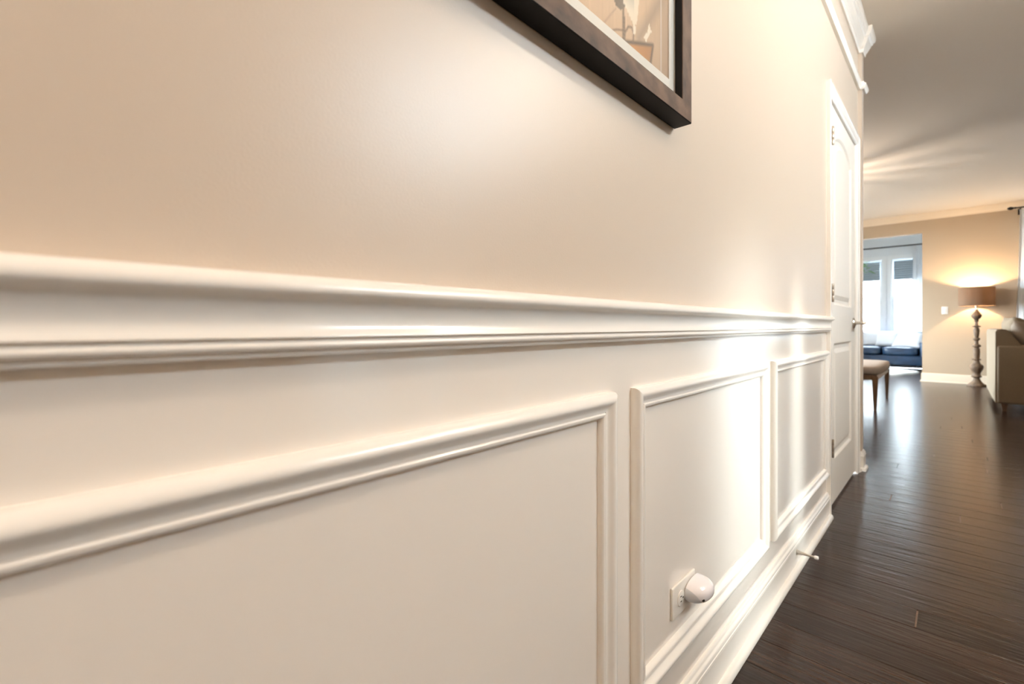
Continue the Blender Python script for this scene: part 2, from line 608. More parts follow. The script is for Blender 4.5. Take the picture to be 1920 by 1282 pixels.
# sunroom shell
W1 = (-1.30, -0.712)
W2 = (-0.556, 0.02)
SZ0, SZ1 = 0.62, 2.42
SC_ = 3.15
bm = B()
box(bm, -2.6, W1[0], SY, SY + 0.14, 0, SC_)
box(bm, W1[0], W2[1], SY, SY + 0.14, 0, SZ0)
box(bm, W1[0], W2[1], SY, SY + 0.14, SZ1, SC_)
box(bm, W1[1], W2[0], SY, SY + 0.14, SZ0, SZ1)
box(bm, W2[1], 1.3, SY, SY + 0.14, 0, SC_)
tag(link('wall_sunroom_far', bm, M['sunwall']), 'pale window wall of the sunroom', 'wall', kind='structure')
bm = B()
box(bm, -2.72, -2.6, FY + 0.12, 10.57, 0, SC_)
box(bm, -2.72, -2.6, 11.33, SY + 0.14, 0, SC_)
box(bm, -2.72, -2.6, 10.57, 11.33, 0, 0.9)
box(bm, -2.72, -2.6, 10.57, 11.33, 2.3, SC_)
tag(link('wall_sunroom_left', bm, M['sunwall']), 'left wall of the sunroom', 'wall', kind='structure')
tag(link('wall_sunroom_right', box(B(), 1.3, 1.42, FY + 0.12, SY + 0.14, 0, SC_), M['sunwall']), 'right wall of the sunroom', 'wall', kind='structure')
tag(link('ceiling_sunroom', box(B(), -2.72, 1.42, FY + 0.12, SY + 0.14, SC_, SC_ + 0.1), M['ceil']), 'sunroom ceiling', 'ceiling', kind='structure')


# ------------------------------------------------------------------ windows
def window(name, x0, x1, z0, z1, yin, label, axis='x', sill=True):
    root = empty(name)
    tag(root, label, 'window', kind='structure')

    def bx(b, a0, a1, d0, d1, c0, c1, bv=0.0):
        if axis == 'x':
            return box(b, a0, a1, d0, d1, c0, c1, bv)
        return box(b, d0, d1, a0, a1, c0, c1, bv)
    zm = (z0 + z1) / 2 + 0.04
    zm = z0 + (z1 - z0) * 0.53
    d = yin
    s = 1 if axis == 'x' or yin > 0 else -1
    b = B()
    fw = 0.05
    def D(a, c):
        return (min(d + s * a, d + s * c), max(d + s * a, d + s * c))
    dd = D(0.0, 0.07)
    bx(b, x0, x0 + fw * .4, *dd, z0, z1)
    bx(b, x1 - fw * .4, x1, *dd, z0, z1)
    bx(b, x0 + fw * .4, x1 - fw * .4, *dd, z1 - fw * .4, z1)
    bx(b, x0 + fw * .4, x1 - fw * .4, *dd, z0, z0 + fw * .4)
    link('window_frame', b, M['winframe'], root)
    for nm, (a, c), off in (('lower_sash', (z0 + fw * .4, zm), 0.015), ('upper_sash', (zm - 0.03, z1 - fw * .4), 0.04)):
        q = D(off, off + 0.022)
        b = B()
        i0, i1 = x0 + fw * .4, x1 - fw * .4
        bx(b, i0, i0 + 0.035, *q, a, c)
        bx(b, i1 - 0.035, i1, *q, a, c)
        bx(b, i0 + 0.035, i1 - 0.035, *q, a, a + 0.032)
        bx(b, i0 + 0.035, i1 - 0.035, *q, c - 0.032, c)
        so = link(nm, b, M['winframe'], root)
        b = B()
        g = D(off + 0.009, off + 0.013)
        bx(b, i0 + 0.035, i1 - 0.035, *g, a + 0.032, c - 0.032)
        link('pane', b, M['glass'], so)
    if sill:
        b = B()
        q = D(-0.05, 0.0)
        bx(b, x0 - 0.05, x1 + 0.05, *q, z0 - 0.03, z0, 0.004)
        q = D(-0.018, 0.0)
        bx(b, x0 - 0.07, x0, *q, z0, z1 + 0.07)
        bx(b, x1, x1 + 0.07, *q, z0, z1 + 0.07)
        bx(b, x0, x1, *q, z1, z1 + 0.07)
        link('window_casing', b, M['winframe'], root)
    return root


window('window_1', W1[0], W1[1], SZ0, SZ1, SY, 'left sunroom window behind the blue sofa, beside the wide post')
window('window_2', W2[0], W2[1], SZ0, SZ1, SY, 'right sunroom window, partly covered by the white curtain')
window('window_3', WX0, 1.86, WZ0, WZ1, FY, 'living room window right of the floor lamp, left one')
window('window_4', 2.12, WX1, WZ0, WZ1, FY, 'living room window right of the floor lamp, right one')
link('mullion_post', box(B(), 1.86, 2.12, FY, FY + 0.12, WZ0, WZ1), M['winframe'], bpy.data.objects['window_3'])
window('window_5', 1.5, 2.9, 2.36, 2.72, 2.4, 'hall window in the right wall', axis='y')
window('fill_window', 10.57, 11.33, 0.9, 2.3, -2.6, 'unseen side window added in the left wall to brighten the sunroom', axis='y')  # unseen opening, added to lift the light in the sunroom
window('window_6', 7.5, 8.7, 0.5, 2.4, -3.28, 'dining side window in the left wall', axis='y')

# outside
tag(link('ground', box(B(), -40, 40, -30, 60, -0.6, -0.3), M['ground']), 'pale ground outside the house', 'ground', kind='structure')

nh = empty('dimming_house', (-5.0, 17.5, -0.3))  # added house wall that cuts the daylight reaching the sunroom windows
tag(nh, 'plain grey house added outside to dim the sunroom windows', 'house')
b = B()
for k in range(30):
    loft(b, [[(xx, 0.0, .2 * k), (xx, 0.012, .2 * k + .2), (xx, 3.0, .2 * k + .2), (xx, 3.0, .2 * k)] for xx in (-7, 6.6)])
link('house_wall', b, M['siding'], nh)
b = B()
loft(b, [[(xx, -0.3, 6.0), (xx, 1.5, 7.5), (xx, 3.3, 6.0), (xx, 3.3, 5.9), (xx, 1.5, 7.4), (xx, -0.3, 5.9)] for xx in (-7.3, 6.9)])
link('house_roof', b, M['rooftile'], nh)
for wn, (wa, wb) in (('window_1', W1), ('window_2', W2)):
    b = B()
    for k in range(9):
        zt_ = 2.372 - k * 0.046
        loft(b, [[(xx, SY + .006, zt_), (xx, SY - .008, zt_ - .023), (xx, SY + .006, zt_ - .046), (xx, SY + .009, zt_ - .046), (xx, SY - .004, zt_ - .023), (xx, SY + .009, zt_)] for xx in (wa + .045, wb - .045)])
    box(b, wa + .045, wb - .045, SY - .012, SY + .012, 1.945, 1.962)
    link('pleated_blind', b, M['blind'], bpy.data.objects[wn])

# ------------------------------------------------------------------ chair rail
RAIL = [(0, .966), (.019, .9656), (.0245, .9645), (.029, .962), (.0322, .9585), (.0338, .9545), (.0338, .951), (.0325, .9485), (.0295, .9465),
        (.0255, .9445), (.0220, .9415), (.0192, .937), (.0176, .931), (.0172, .925), (.0182, .919), (.0202, .914), (.0222, .9112),
        (.0224, .9100), (.0180, .9092), (.0172, .9082), (.0180, .9070), (.0200, .9055), (.0211, .9035), (.0211, .9015), (.0198, .8995), (.0172, .8985),
        (.0150, .8980), (.0144, .8972), (.0146, .8960), (.0140, .8938), (.0125, .8925), (0, .8922)]
tag(link('trim_1', sweep([(0, -2.6), (0, 2.644)], RAIL), M['trim'], smooth=38), 'white moulded chair rail running along the hall wall', 'chair rail', kind='structure')

# ------------------------------------------------------------------ picture-frame mouldings
PM = [(0, 0), (0, .0070), (.0012, .0118), (.0040, .0158), (.0080, .0182), (.0115, .0190), (.0145, .0186), (.0168, .0174), (.0195, .0150), (.0225, .0122),
      (.0258, .0100), (.0275, .0096), (.0310, .0094), (.0312, .0080), (.0324, .0080), (.0326, .0098), (.0345, .0112), (.0370, .0110), (.0395, .0092),
      (.0415, .0062), (.0428, .0030), (.0430, 0)]


def panel_frame(name, y0, y1, z0, z1, label):
    root = empty(name)
    tag(root, label, 'panel moulding', kind='structure')
    c = [(y0, z0), (y1, z0), (y1, z1), (y0, z1)]
    inn = [(1, 1), (-1, 1), (-1, -1), (1, -1)]
    for i in range(4):
        j = (i + 1) % 4
        rings = []
        for k in (i, j):
            rings.append([(p, c[k][0] + inn[k][0] * q, c[k][1] + inn[k][1] * q) for q, p in PM])
        b = B()
        loft(b, rings)
        link('moulding_strip', b, M['trim'], root, smooth=35)


PZ0, PZ1 = 0.203, 0.803
panel_frame('trim_2', -0.62, 0.713, PZ0, PZ1, 'nearest rectangular panel moulding on the cream wainscot, cut by the left edge')
panel_frame('trim_3', 0.783, 1.634, PZ0, PZ1, 'middle panel moulding framing the outlet and night light')
panel_frame('trim_4', 1.704, 2.625, PZ0, PZ1, 'farthest panel moulding next to the white door')

# ------------------------------------------------------------------ baseboards
BASE = [(0, .121), (.0055, .121), (.0075, .1185), (.0082, .1140), (.0095, .1105), (.0122, .1085), (.0135, .1050), (.0135, .0975), (.0152, .0960),
        (.0156, .0900), (.0138, .0880), (.0130, .0860), (.0130, .0205), (.0180, .0205), (.0225, .0190), (.0260, .0155), (.0282, .0105), (.0290, .0050), (.0290, 0.0005), (0, 0.0005)]
tag(link('baseboard_left', sweep([(0, -2.6), (0, 2.644)], BASE), M['trim'], smooth=38), 'white baseboard with shoe moulding under the hall panelling', 'baseboard', kind='structure')
BASE2 = [(a * 0.83, z) for a, z in BASE]
tag(link('baseboard_end', sweep([(0, 3.607), (0, WE), (PX, WE), (PX, PE), (-0.14, PE)], BASE2), M['trim'], smooth=38),
    'short white baseboard wrapping the wall end beyond the door', 'baseboard', kind='structure')
BASEF = [(0, .142), (.006, .142), (.010, .136), (.012, .128), (.014, .122), (.014, .02), (.020, .02), (.026, .014), (.028, .004), (.028, 0.0005), (0, 0.0005)]
tag(link('baseboard_far', sweep([(4.9, FY), (OX1, FY), (OX1, FY + 0.12)], [(-a, z) for a, z in BASEF]), M['warmtrim'], smooth=38),
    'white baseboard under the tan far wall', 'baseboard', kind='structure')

# ------------------------------------------------------------------ crown
CR = [(0, CEIL - .130), (.008, CEIL - .130), (.012, CEIL - .122), (.012, CEIL - .108), (.017, CEIL - .104), (.022, CEIL - .092), (.029, CEIL - .076),
      (.034, CEIL - .066), (.036, CEIL - .056), (.044, CEIL - .050), (.046, CEIL - .040), (.053, CEIL - .034), (.058, CEIL - .022), (.059, CEIL - .001), (0, CEIL - .001)]
HP = [(0, -2.6), (0, WE), (PX, WE), (PX, PE), (-0.14, PE)]
tag(link('trim_5', sweep(HP, CR), M['trim'], smooth=38), 'white crown moulding at the top of the hall wall', 'crown moulding', kind='structure')
LT = [(0, 2.425), (.014, 2.425), (.020, 2.432), (.025, 2.445), (.025, 2.455), (.016, 2.462), (.012, 2.474), (0, 2.476)]
tag(link('trim_6', sweep(HP, LT), M['trim'], smooth=38), 'narrow white moulding strip below the hall crown', 'crown moulding', kind='structure')
tag(link('trim_7', sweep([(4.9, FY), (-3.28, FY)], [(-a, z) for a, z in [(q * 1.25, CEIL - (CEIL - zz) * 0.85) for q, zz in CR]]), M['warmtrim'], smooth=38),
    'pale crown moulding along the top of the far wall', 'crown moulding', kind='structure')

# ------------------------------------------------------------------ door
dr = empty('door_1')
tag(dr, 'white two-panel arched hall door with nickel lever handle', 'door', kind='structure')


def door_leaf():
    bm = B()
    y0, y1, z0, z1 = DY0 + 0.012, DY1 - 0.010, 0.016, DZ - 0.006
    xf, xb = -0.002, -0.037
    pa, pb = y0 + 0.145, y1 - 0.125

    def ring(pts, x):
        return [bm.verts.new((x, a, b_)) for a, b_ in pts]

    def rect(a, b_, c, d_, ins):
        return [(a + ins, c + ins), (b_ - ins, c + ins), (b_ - ins, d_ - ins), (a + ins, d_ - ins)]

    def arch(a, b_, c, spring, rise, ins):
        pts = [(a + ins, c + ins), (b_ - ins, c + ins)]
        n = 14
        mid = (a + b_) / 2
        hw = (b_ - a) / 2
        for i in range(n + 1):
            t = 1 - 2 * i / n
            yy = mid + t * (hw - ins)
            zz = spring - ins + rise * (1 - t * t) ** 0.8
            pts.append((yy, zz))
        return pts
    outer = ring([(y0, z0), (y1, z0), (y1, z1), (y0, z1)], xf)
    back = ring([(y0, z0), (y1, z0), (y1, z1), (y0, z1)], xb)
    for i in range(4):
        j = (i + 1) % 4
        bm.faces.new((outer[i], outer[j], back[j], back[i]))
    bm.faces.new(back)
    edges = []

    def loop_edges(r):
        es = []
        for i in range(len(r)):
            j = (i + 1) % len(r)
            e = bm.edges.get((r[i], r[j])) or bm.edges.new((r[i], r[j]))
            es.append(e)
        return es
    edges += loop_edges(outer)
    for fn in (lambda ins: rect(pa, pb, 0.235, 0.83, ins), lambda ins: arch(pa, pb, 1.03, 1.865, 0.075, ins)):
        A = ring(fn(0), xf)
        edges += loop_edges(A)
        prev = A
        for ins, x in ((0.004, xf - 0.003), (0.010, xf - 0.010), (0.016, xf - 0.0115), (0.030, xf - 0.0115), (0.052, xf - 0.003), (0.055, xf - 0.0025)):
            Rr = ring(fn(ins), x)
            for i in range(len(Rr)):
                j = (i + 1) % len(Rr)
                bm.faces.new((prev[i], prev[j], Rr[j], Rr[i]))
            prev = Rr
        bm.faces.new(prev)
    bmesh.ops.triangle_fill(bm, edges=edges, use_beauty=True)
    return bm


link('door_leaf', door_leaf(), M['doorp'], dr)
# casing: flat face with a raised outer band, mitred
CS = [(0, 0), (0, .017), (.002, .019), (.012, .019), (.0145, .0165), (.018, .0150), (.036, .0135), (.044, .0145), (.050, .0130), (.054, .0100), (.0565, .0060), (.0565, 0)]
ya, yb, zt = DY0 - 0.056, DY1 + 0.057, DZ + 0.058
b = B()
loft(b, [[(p, ya + q, 0.0) for q, p in CS], [(p, ya + q, zt - q) for q, p in CS]])
link('side_casing', b, M['trim'], dr, smooth=30)
b = B()
loft(b, [[(p, ya + q, zt - q) for q, p in CS], [(p, yb - q, zt - q) for q, p in CS]])
link('head_casing', b, M['trim'], dr, smooth=30)
b = B()
loft(b, [[(p, yb - q, 0.0) for q, p in CS], [(p, yb - q, zt - q) for q, p in CS]])
link('side_casing', b, M['trim'], dr, smooth=30)
b = B()
box(b, -0.14, 0.0, DY0 - 0.012, DY0 + 0.007, 0, DZ)
box(b, -0.14, 0.0, DY1 - 0.006, DY1 + 0.012, 0, DZ)
box(b, -0.14, 0.0, DY0 - 0.012, DY1 + 0.012, DZ - 0.001, DZ + 0.012)
link('jamb', b, M['trim'], dr)
tag(link('closet_back', box(B(), -0.9, -0.84, DY0 - 0.4, DY1 + 0.1, 0, 2.3), M['sub'], dr))
for zc in (1.855, 1.083, 0.318):
    b = B()
    h = 0.045
    for (u0, u1) in ((-h, -h / 3 - .001), (-h / 3, h / 3), (h / 3 + .001, h)):
        lp = lathe([(0.0062, u0), (0.0068, u0 + .001), (0.0068, u1 - .001), (0.0062, u1)], 12, (0.0125, DY0 + 0.022, zc))
        tmp = bpy.data.meshes.new('t')
        lp.to_mesh(tmp)
        lp.free()
        b.from_mesh(tmp)
        bpy.data.meshes.remove(tmp)
    box(b, -0.003, 0.0060, DY0 + 0.020, DY0 + 0.034, zc - h, zc + h)
    tag(link('hinge', b, M['brass'], dr, smooth=40))
HY, HZ = DY1 - 0.072, 0.938
hd = link('handle_rosette', lathe([(0.001, -0.003), (0.031, -0.003), (0.032, 0.002), (0.029, 0.007), (0.018, 0.010), (0.012, 0.013), (0.001, 0.0135)], 28, (0, HY, HZ), 'x'), M['nickel'], dr, smooth=40)
b = B()
tube(b, [(0.010, HY, HZ), (0.045, HY, HZ), (0.052, HY, HZ)], 0.0095, 14)
tube(b, [(0.052, HY + 0.014, HZ - 0.001), (0.054, HY, HZ + 0.001), (0.056, HY - 0.03, HZ + 0.003), (0.057, HY - 0.065, HZ - 0.002), (0.059, HY - 0.095, HZ - 0.004), (0.064, HY - 0.115, HZ + 0.003)],
     [0.008, 0.0105, 0.0100, 0.0090, 0.0082, 0.0055], 12)
link('lever', b, M['nickel'], hd, smooth=50)

# ------------------------------------------------------------------ framed picture
pic = empty('framed_picture', (0, 0.57, 1.349))
tag(pic, 'dark wood framed sepia print hanging on the hall wall above the chair rail', 'picture')
fy0, fy1, fz0, fz1 = -0.405, 0.398, 0.0, 1.02


def frame_side(i):
    c = [(fy0, fz0), (fy1, fz0), (fy1, fz1), (fy0, fz1)]
    inn = [(1, 1), (-1, 1), (-1, -1), (1, -1)]
    #        q     x
    pr = [(0, .002), (0, .0385), (.0015, .040), (.010, .0402), (.0385, .0378), (.040, .0365), (.040, .020), (.034, .020), (.034, .002)]
    mi = [1, 1, 0, 0, 0, 1, 1, 1, 1]
    j = (i + 1) % 4
    bm = B()
    R = []
    for k in (i, j):
        R.append([bm.verts.new((x, c[k][0] + inn[k][0] * q, c[k][1] + inn[k][1] * q)) for q, x in pr])
    n = len(pr)
    for a in range(n):
        d_ = (a + 1) % n
        f = bm.faces.new((R[0][a], R[0][d_], R[1][d_], R[1][a]))
        f.material_index = mi[a]
    bm.faces.new(R[0])
    bm.faces.new(R[1])
    return bm


for i in range(4):
    link('frame_rail', frame_side(i), [M['frame'], M['frameblack']], pic, smooth=25)
link('backing', box(B(), 0.004, 0.018, fy0 + .034, fy1 - .034, fz0 + .034, fz1 - .034), M['frameblack'], pic)
# mat board with a window, the print below it
my0, my1, mz0, mz1 = fy0 + .036, fy1 - .036, fz0 + .036, fz1 - .036
py0, py1, pz0, pz1 = fy0 + .072, 0.330, 0.075, fz1 - .075
b = B()
box(b, .0185, .0215, my0, my1, mz0, pz0)
box(b, .0185, .0215, my0, my1, pz1, mz1)
box(b, .0185, .0215, my0, py0, pz0, pz1)
box(b, .0185, .0215, py1, my1, pz0, pz1)
link('mat_board', b, M['matboard'], pic)

pm = bpy.data.materials.new('sepia_print')
pm.use_nodes = True
_nt = pm.node_tree
_pb = _nt.nodes['Principled BSDF']
_pb.inputs['Roughness'].default_value = 0.7
_at = _nt.nodes.new('ShaderNodeVertexColor')
_at.layer_name = 'ink'
_nt.links.new(_at.outputs['Color'], _pb.inputs['Base Color'])


def seg_d(p, a, b_):
    ax, ay = a
    bx_, by = b_
    dx, dy = bx_ - ax, by - ay
    t = max(0, min(1, ((p[0] - ax) * dx + (p[1] - ay) * dy) / (dx * dx + dy * dy + 1e-12)))
    return math.hypot(p[0] - ax - t * dx, p[1] - ay - t * dy)


def poly_d(p, pts):
    return min(seg_d(p, a, b_) for a, b_ in zip(pts[:-1], pts[1:]))


def inside(p, pts):
    r = False
    n = len(pts)
    j = n - 1
    for i in range(n):
        if (pts[i][1] > p[1]) != (pts[j][1] > p[1]) and p[0] < (pts[j][0] - pts[i][0]) * (p[1] - pts[i][1]) / (pts[j][1] - pts[i][1]) + pts[i][0]:
            r = not r
        j = i
    return r


def mixc(a, b_, t):
    t = max(0, min(1, t))
    return tuple(x + (y - x) * t for x, y in zip(a, b_))


PALE = [(.723, 1.494), (.720, 1.56), (.765, 1.60), (.785, 1.56), (.780, 1.523), (.776, 1.497), (.770, 1.475), (.760, 1.469), (.743, 1.480)]  # pale blob: lamp reflection in the glass, painted into the print
FL1 = [(.756, 1.468), (.768, 1.473), (.768, 1.456), (.760, 1.453)]
FL2 = [(.818, 1.502), (.829, 1.489), (.813, 1.471), (.807, 1.457), (.799, 1.465), (.813, 1.482)]
DISK = [(.690, 1.50), (.694, 1.479), (.699, 1.472), (.717, 1.476), (.735, 1.491), (.737, 1.520), (.71, 1.53)]
LOOP = [(.728, 1.423), (.730, 1.443), (.741, 1.458), (.753, 1.462), (.760, 1.453), (.758, 1.436)]
LARC = [(.680, 1.418), (.690, 1.428), (.703, 1.435), (.721, 1.442)]
BOXO = [(.700, 1.412), (.730, 1.426), (.835, 1.466), (.826, 1.43), (.822, 1.400)]
rnd = random.Random(4)
STR = [(rnd.uniform(.35, .9), rnd.uniform(.001, .003), rnd.uniform(-.10, .10)) for _ in range(46)]


def ink(y, z):
    p = (y, z)
    c = mixc((.62, .42, .27), (.40, .28, .19), max(0, (y - .80) / .10) + max(0, (1.46 - z) / .08) * .35)
    c = mixc(c, (.66, .50, .36), max(0, 1 - abs(y - .70) / .12) * .5 * min(1, (z - 1.43) / .05 if z > 1.43 else 0))
    for sx, sw, sa in STR:
        if abs(y - sx) < sw:
            c = tuple(max(0, min(1, v * (1 + sa))) for v in c)
    d_ = seg_d(p, (.78, 1.455), (.868, 1.57))
    c = mixc(c, (.22, .17, .13), (1 - d_ / .022) * .6)
    # crate
    if inside(p, BOXO + [(.70, 1.40)]):
        c = mixc((.55, .24, .07), (.40, .18, .06), (y - .75) / .08)
    c = mixc(c, (.10, .065, .045), (1 - poly_d(p, BOXO) / .006) * 1.2)
    c = mixc(c, (.16, .10, .07), (1 - poly_d(p, LOOP) / .0035) * 1.2)
    c = mixc(c, (.16, .10, .07), (1 - poly_d(p, LARC) / .003) * 1.0)
    c = mixc(c, (.34, .22, .15), (1 - seg_d(p, (.699, 1.47), (.655, 1.42)) / .003) * .7)
    if seg_d(p, (.7235, 1.485), (.7245, 1.42)) < .0045:
        c = mixc((.12, .08, .06), (.22, .14, .09), .5 + .5 * sin(z * 900))
    if inside(p, DISK):
        c = (.11, .075, .055)
    if inside(p, PALE):
        c = mixc((.82, .72, .58), (.50, .46, .40), max(0, (z - 1.49) / .03) if y < .76 else 0)
    if inside(p, FL1) or inside(p, FL2):
        c = (.84, .76, .64)
    if abs(y - .869) < .0018:
        c = mixc(c, (.62, .56, .55), .7)
    return c


bm = B()
ny, nz = 150, 110
ys = [py0 + (py1 - py0) * (i / ny) ** 0.6 for i in range(ny + 1)]
zs = [pz0 + (pz1 - pz0) * (j / nz) ** 1.9 for j in range(nz + 1)]
lay = bm.loops.layers.float_color.new('ink')
G = [[bm.verts.new((.0190, yy, zz)) for zz in zs] for yy in ys]
cols = {}
for i, yy in enumerate(ys):
    for j, zz in enumerate(zs):
        cols[G[i][j]] = ink(yy + 0.57, zz + 1.349)
for i in range(ny):
    for j in range(nz):
        f = bm.faces.new((G[i][j], G[i + 1][j], G[i + 1][j + 1], G[i][j + 1]))
        for l in f.loops:
            l[lay] = (*cols[l.vert], 1)
link('print', bm, pm, pic, recalc=False)
link('glass', box(B(), .0225, .0240, my0, my1, mz0, mz1), M['picglass'], pic)

# ------------------------------------------------------------------ outlet and night light
oc = (0, 1.011, 0.319)
ot = empty('wall_outlet', oc)
tag(ot, 'white sideways wall outlet inside the middle panel moulding', 'outlet')
b = B()
box(b, 0, 0.0055, -.060, .060, -.035, .035, 0.0025, 3)
link('cover_plate', b, M['plastic'], ot, smooth=40)
for s in (-1, 1):
    b = lathe([(0.001, 0.004), (0.0165, 0.004), (0.0168, 0.0072), (0.0160, 0.0078), (0.001, 0.0078)], 24, (0, s * 0.020, 0), 'x')
    r = link('receptacle', b, M['plastic'], ot, smooth=40)
    b = B()
    box(b, 0.0074, 0.0081, s * .020 - .006, s * .020 + .001, .0045, .0065)
    box(b, 0.0074, 0.0081, s * .020 - .005, s * .020 + .001, -.0065, -.0045)
    tmp = lathe([(0.0002, 0.0074), (0.0024, 0.0074), (0.0024, 0.0081), (0.0002, 0.0081)], 10, (0, s * .020 + .0075 * (1), 0), 'x')
    me = bpy.data.meshes.new('t')
    tmp.to_mesh(me)
    tmp.free()
    b.from_mesh(me)
    bpy.data.meshes.remove(me)
    link('slot', b, M['dark'], r)
link('plate_screw', lathe([(0.0003, 0.005), (0.003, 0.005), (0.0026, 0.0064), (0.0003, 0.0066)], 12, (0, 0, 0), 'x'), M['nickel'], ot, smooth=40)

nl = empty('night_light', (0.0082, 1.052, 0.320))
tag(nl, 'small glossy white egg-shaped night light plugged into the outlet', 'night light')


def egg(t0, t1, n=18, seg=36, grow=1.0):
    """long axis y from t=-1 to 1; flat back at x=0, domed to +x"""
    rings = []
    for i in range(n + 1):
        t = t0 + (t1 - t0) * i / n
        k = max(0.0, 1 - abs(t) ** 2.4) ** 0.5
        k = max(k, 0.03)
        asym = 1.0 + 0.10 * t
        ring = []
        for q in range(seg):
            a = 2 * pi * q / seg
            ca, sa = cos(a), sin(a)
            zz = 0.0245 * k * math.copysign(abs(sa) ** 0.85, sa) * grow
            xx = (0.042 * asym * k * abs(ca) ** 0.75 * grow) if ca > 0 else 0.0
            ring.append((xx, 0.047 * t, zz))
        rings.append(ring)
    b = B()
    loft(b, rings)
    return b


def egg_part(upper):
    b = egg(-1.0, 1.0, 30, 40)
    bmesh.ops.remove_doubles(b, verts=b.verts, dist=1e-6)
    n_ = Vector((0.25, 1.0, 0.75)).normalized()
    r = bmesh.ops.bisect_plane(b, geom=b.verts[:] + b.edges[:] + b.faces[:], plane_co=Vector((0.012, -0.029, -0.005)), plane_no=n_ if upper else -n_, clear_inner=True)
    es = [e for e in r['geom_cut'] if isinstance(e, bmesh.types.BMEdge)]
    bmesh.ops.holes_fill(b, edges=es)
    return b


link('plastic_shade', egg_part(True), M['nlight'], nl, smooth=50)
link('plug_base', egg_part(False), M['nbase'], nl, smooth=50)
b = lathe([(0.0003, -0.004), (0.0034, -0.004), (0.0032, 0.0012), (0.0003, 0.0018)], 14, (0, 0, 0), 'x')
qn = Vector((0.62, -0.68, -0.35)).normalized()
bmesh.ops.transform(b, matrix=Matrix.Translation((0.0335, -0.0255, -0.0066)) @ Vector((1, 0, 0)).rotation_difference(qn).to_matrix().to_4x4(), verts=b.verts)
link('light_sensor', b, M['dark'], nl, smooth=40)
b = B()
for dz in (-.0055, .0055):
    box(b, -0.0006, 0.004, -.036, -.030, dz - .0008, dz + .0008)
link('prong', b, M['nickel'], nl)

# ------------------------------------------------------------------ door stop
ds = empty('door_stop', (0.0128, 2.0, 0.066))
tag(ds, 'slim metal door stop with white rubber tip screwed to the hall baseboard', 'door stop')
link('mounting_flange', lathe([(0.0004, 0), (0.011, 0), (0.0112, 0.002), (0.009, 0.004), (0.0004, 0.0045)], 20, (0, 0, 0), 'x'), M['nickel'], ds, smooth=40)
pr = []
for i in range(60):
    t = i / 59
    r = 0.0038 + 0.0052 * (1 - t) ** 3
    pr.append((r * (1.0 + 0.07 * sin(i * 2.1)), 0.004 + t * 0.056))
pr = [(0.0003, 0.004)] + pr + [(0.0003, 0.060)]
link('rod', lathe(pr, 16, (0, 0, 0), 'x'), M['nickel'], ds, smooth=60)
link('rubber_tip', lathe([(0.0004, 0.057), (0.0052, 0.057), (0.0066, 0.059), (0.0066, 0.067), (0.0056, 0.070), (0.0004, 0.0712)], 18, (0, 0, 0), 'x'), M['rubber'], ds, smooth=40)

# ------------------------------------------------------------------ light switch on the far wall
sw = empty('light_switch', (0.343, FY, 1.172))
tag(sw, 'small white light switch on the tan far wall left of the floor lamp', 'light switch')
link('cover_plate', box(B(), -.038, .038, -.006, 0, -.060, .060, .002, 2), M['plastic'], sw, smooth=40)
link('rocker', box(B(), -.017, .017, -.010, -.005, -.034, .034, .002, 2), M['plastic'], sw, smooth=40)

# ------------------------------------------------------------------ floor lamp
LX, LY = 0.700, 10.03
lp = empty('floor_lamp', (LX, LY, 0))
tag(lp, 'lit floor lamp with brown drum shade and turned wooden column by the far wall', 'floor lamp')
zz = lambda y: 0.92 - (y - 611) * 0.00817
rr = lambda px: px * 0.00560
link('lamp_base', lathe([(0.002, 0.0), (0.108, 0.0), (0.110, 0.014), (0.104, 0.024), (0.085, 0.036), (0.062, 0.060), (0.046, 0.090), (0.036, 0.115), (0.034, 0.122), (0.002, 0.122)], 40), M['lampwood'], lp, smooth=40)
col = [(0.002, .122), (.034, .122), (.044, .130), (.060, .140), (.062, .150), (.054, .158), (.046, .170), (.046, .200), (.056, .225), (.072, .255), (.078, .275), (.080, .300),
       (.074, .318), (.060, .330), (.050, .336), (.050, .345), (.040, .352), (.036, .385), (.026, .392), (.050, .400), (.052, .412), (.034, .420), (.037, .440), (.040, .520), (.038, .575), (.026, .590),
       (.050, .604), (.052, .622), (.038, .634), (.022, .646), (.020, .690), (.040, .712), (.042, .730), (.022, .745), (.028, .770), (.036, .850), (.030, .885), (.018, .900), (.048, .908), (.049, .918), (.020, .928),
       (.016, .945), (.014, .985), (.028, .995), (.020, 1.010), (.030, 1.025), (.048, 1.045), (.060, 1.070), (.059, 1.085), (.046, 1.110), (.030, 1.135), (.018, 1.150), (.014, 1.175), (.002, 1.176)]
link('turned_column', lathe(col, 32), M['lampwood'], lp, smooth=35)
link('neck', lathe([(.002, 1.175), (.012, 1.175), (.012, 1.215), (.020, 1.220), (.020, 1.262), (.014, 1.268), (.002, 1.268)], 20), M['brass'], lp, smooth=40)
b = B()
SH0, SH1, SR = 1.228, 1.512, 0.203
seg = 56
for (r0, r1) in ((SR, SR - 0.003),):
    rings = [[(r * cos(2 * pi * k / seg), r * sin(2 * pi * k / seg), z) for k in range(seg)] for r, z in ((SR, SH0), (SR, SH1), (SR - .003, SH1), (SR - .003, SH0), (SR, SH0))]
    loft(b, rings, cap=False)
bmesh.ops.remove_doubles(b, verts=b.verts, dist=1e-5)
link('drum_shade', b, M['shade'], lp, smooth=40)
b = B()
for k in range(3):
    a = 2 * pi * k / 3 + .4
    tube(b, [(0.012 * cos(a), 0.012 * sin(a), 1.262), (0.19 * cos(a), 0.19 * sin(a), 1.500), ((SR - .004) * cos(a), (SR - .004) * sin(a), 1.503)], 0.0018, 6)
link('shade_spider', b, M['black'], lp)
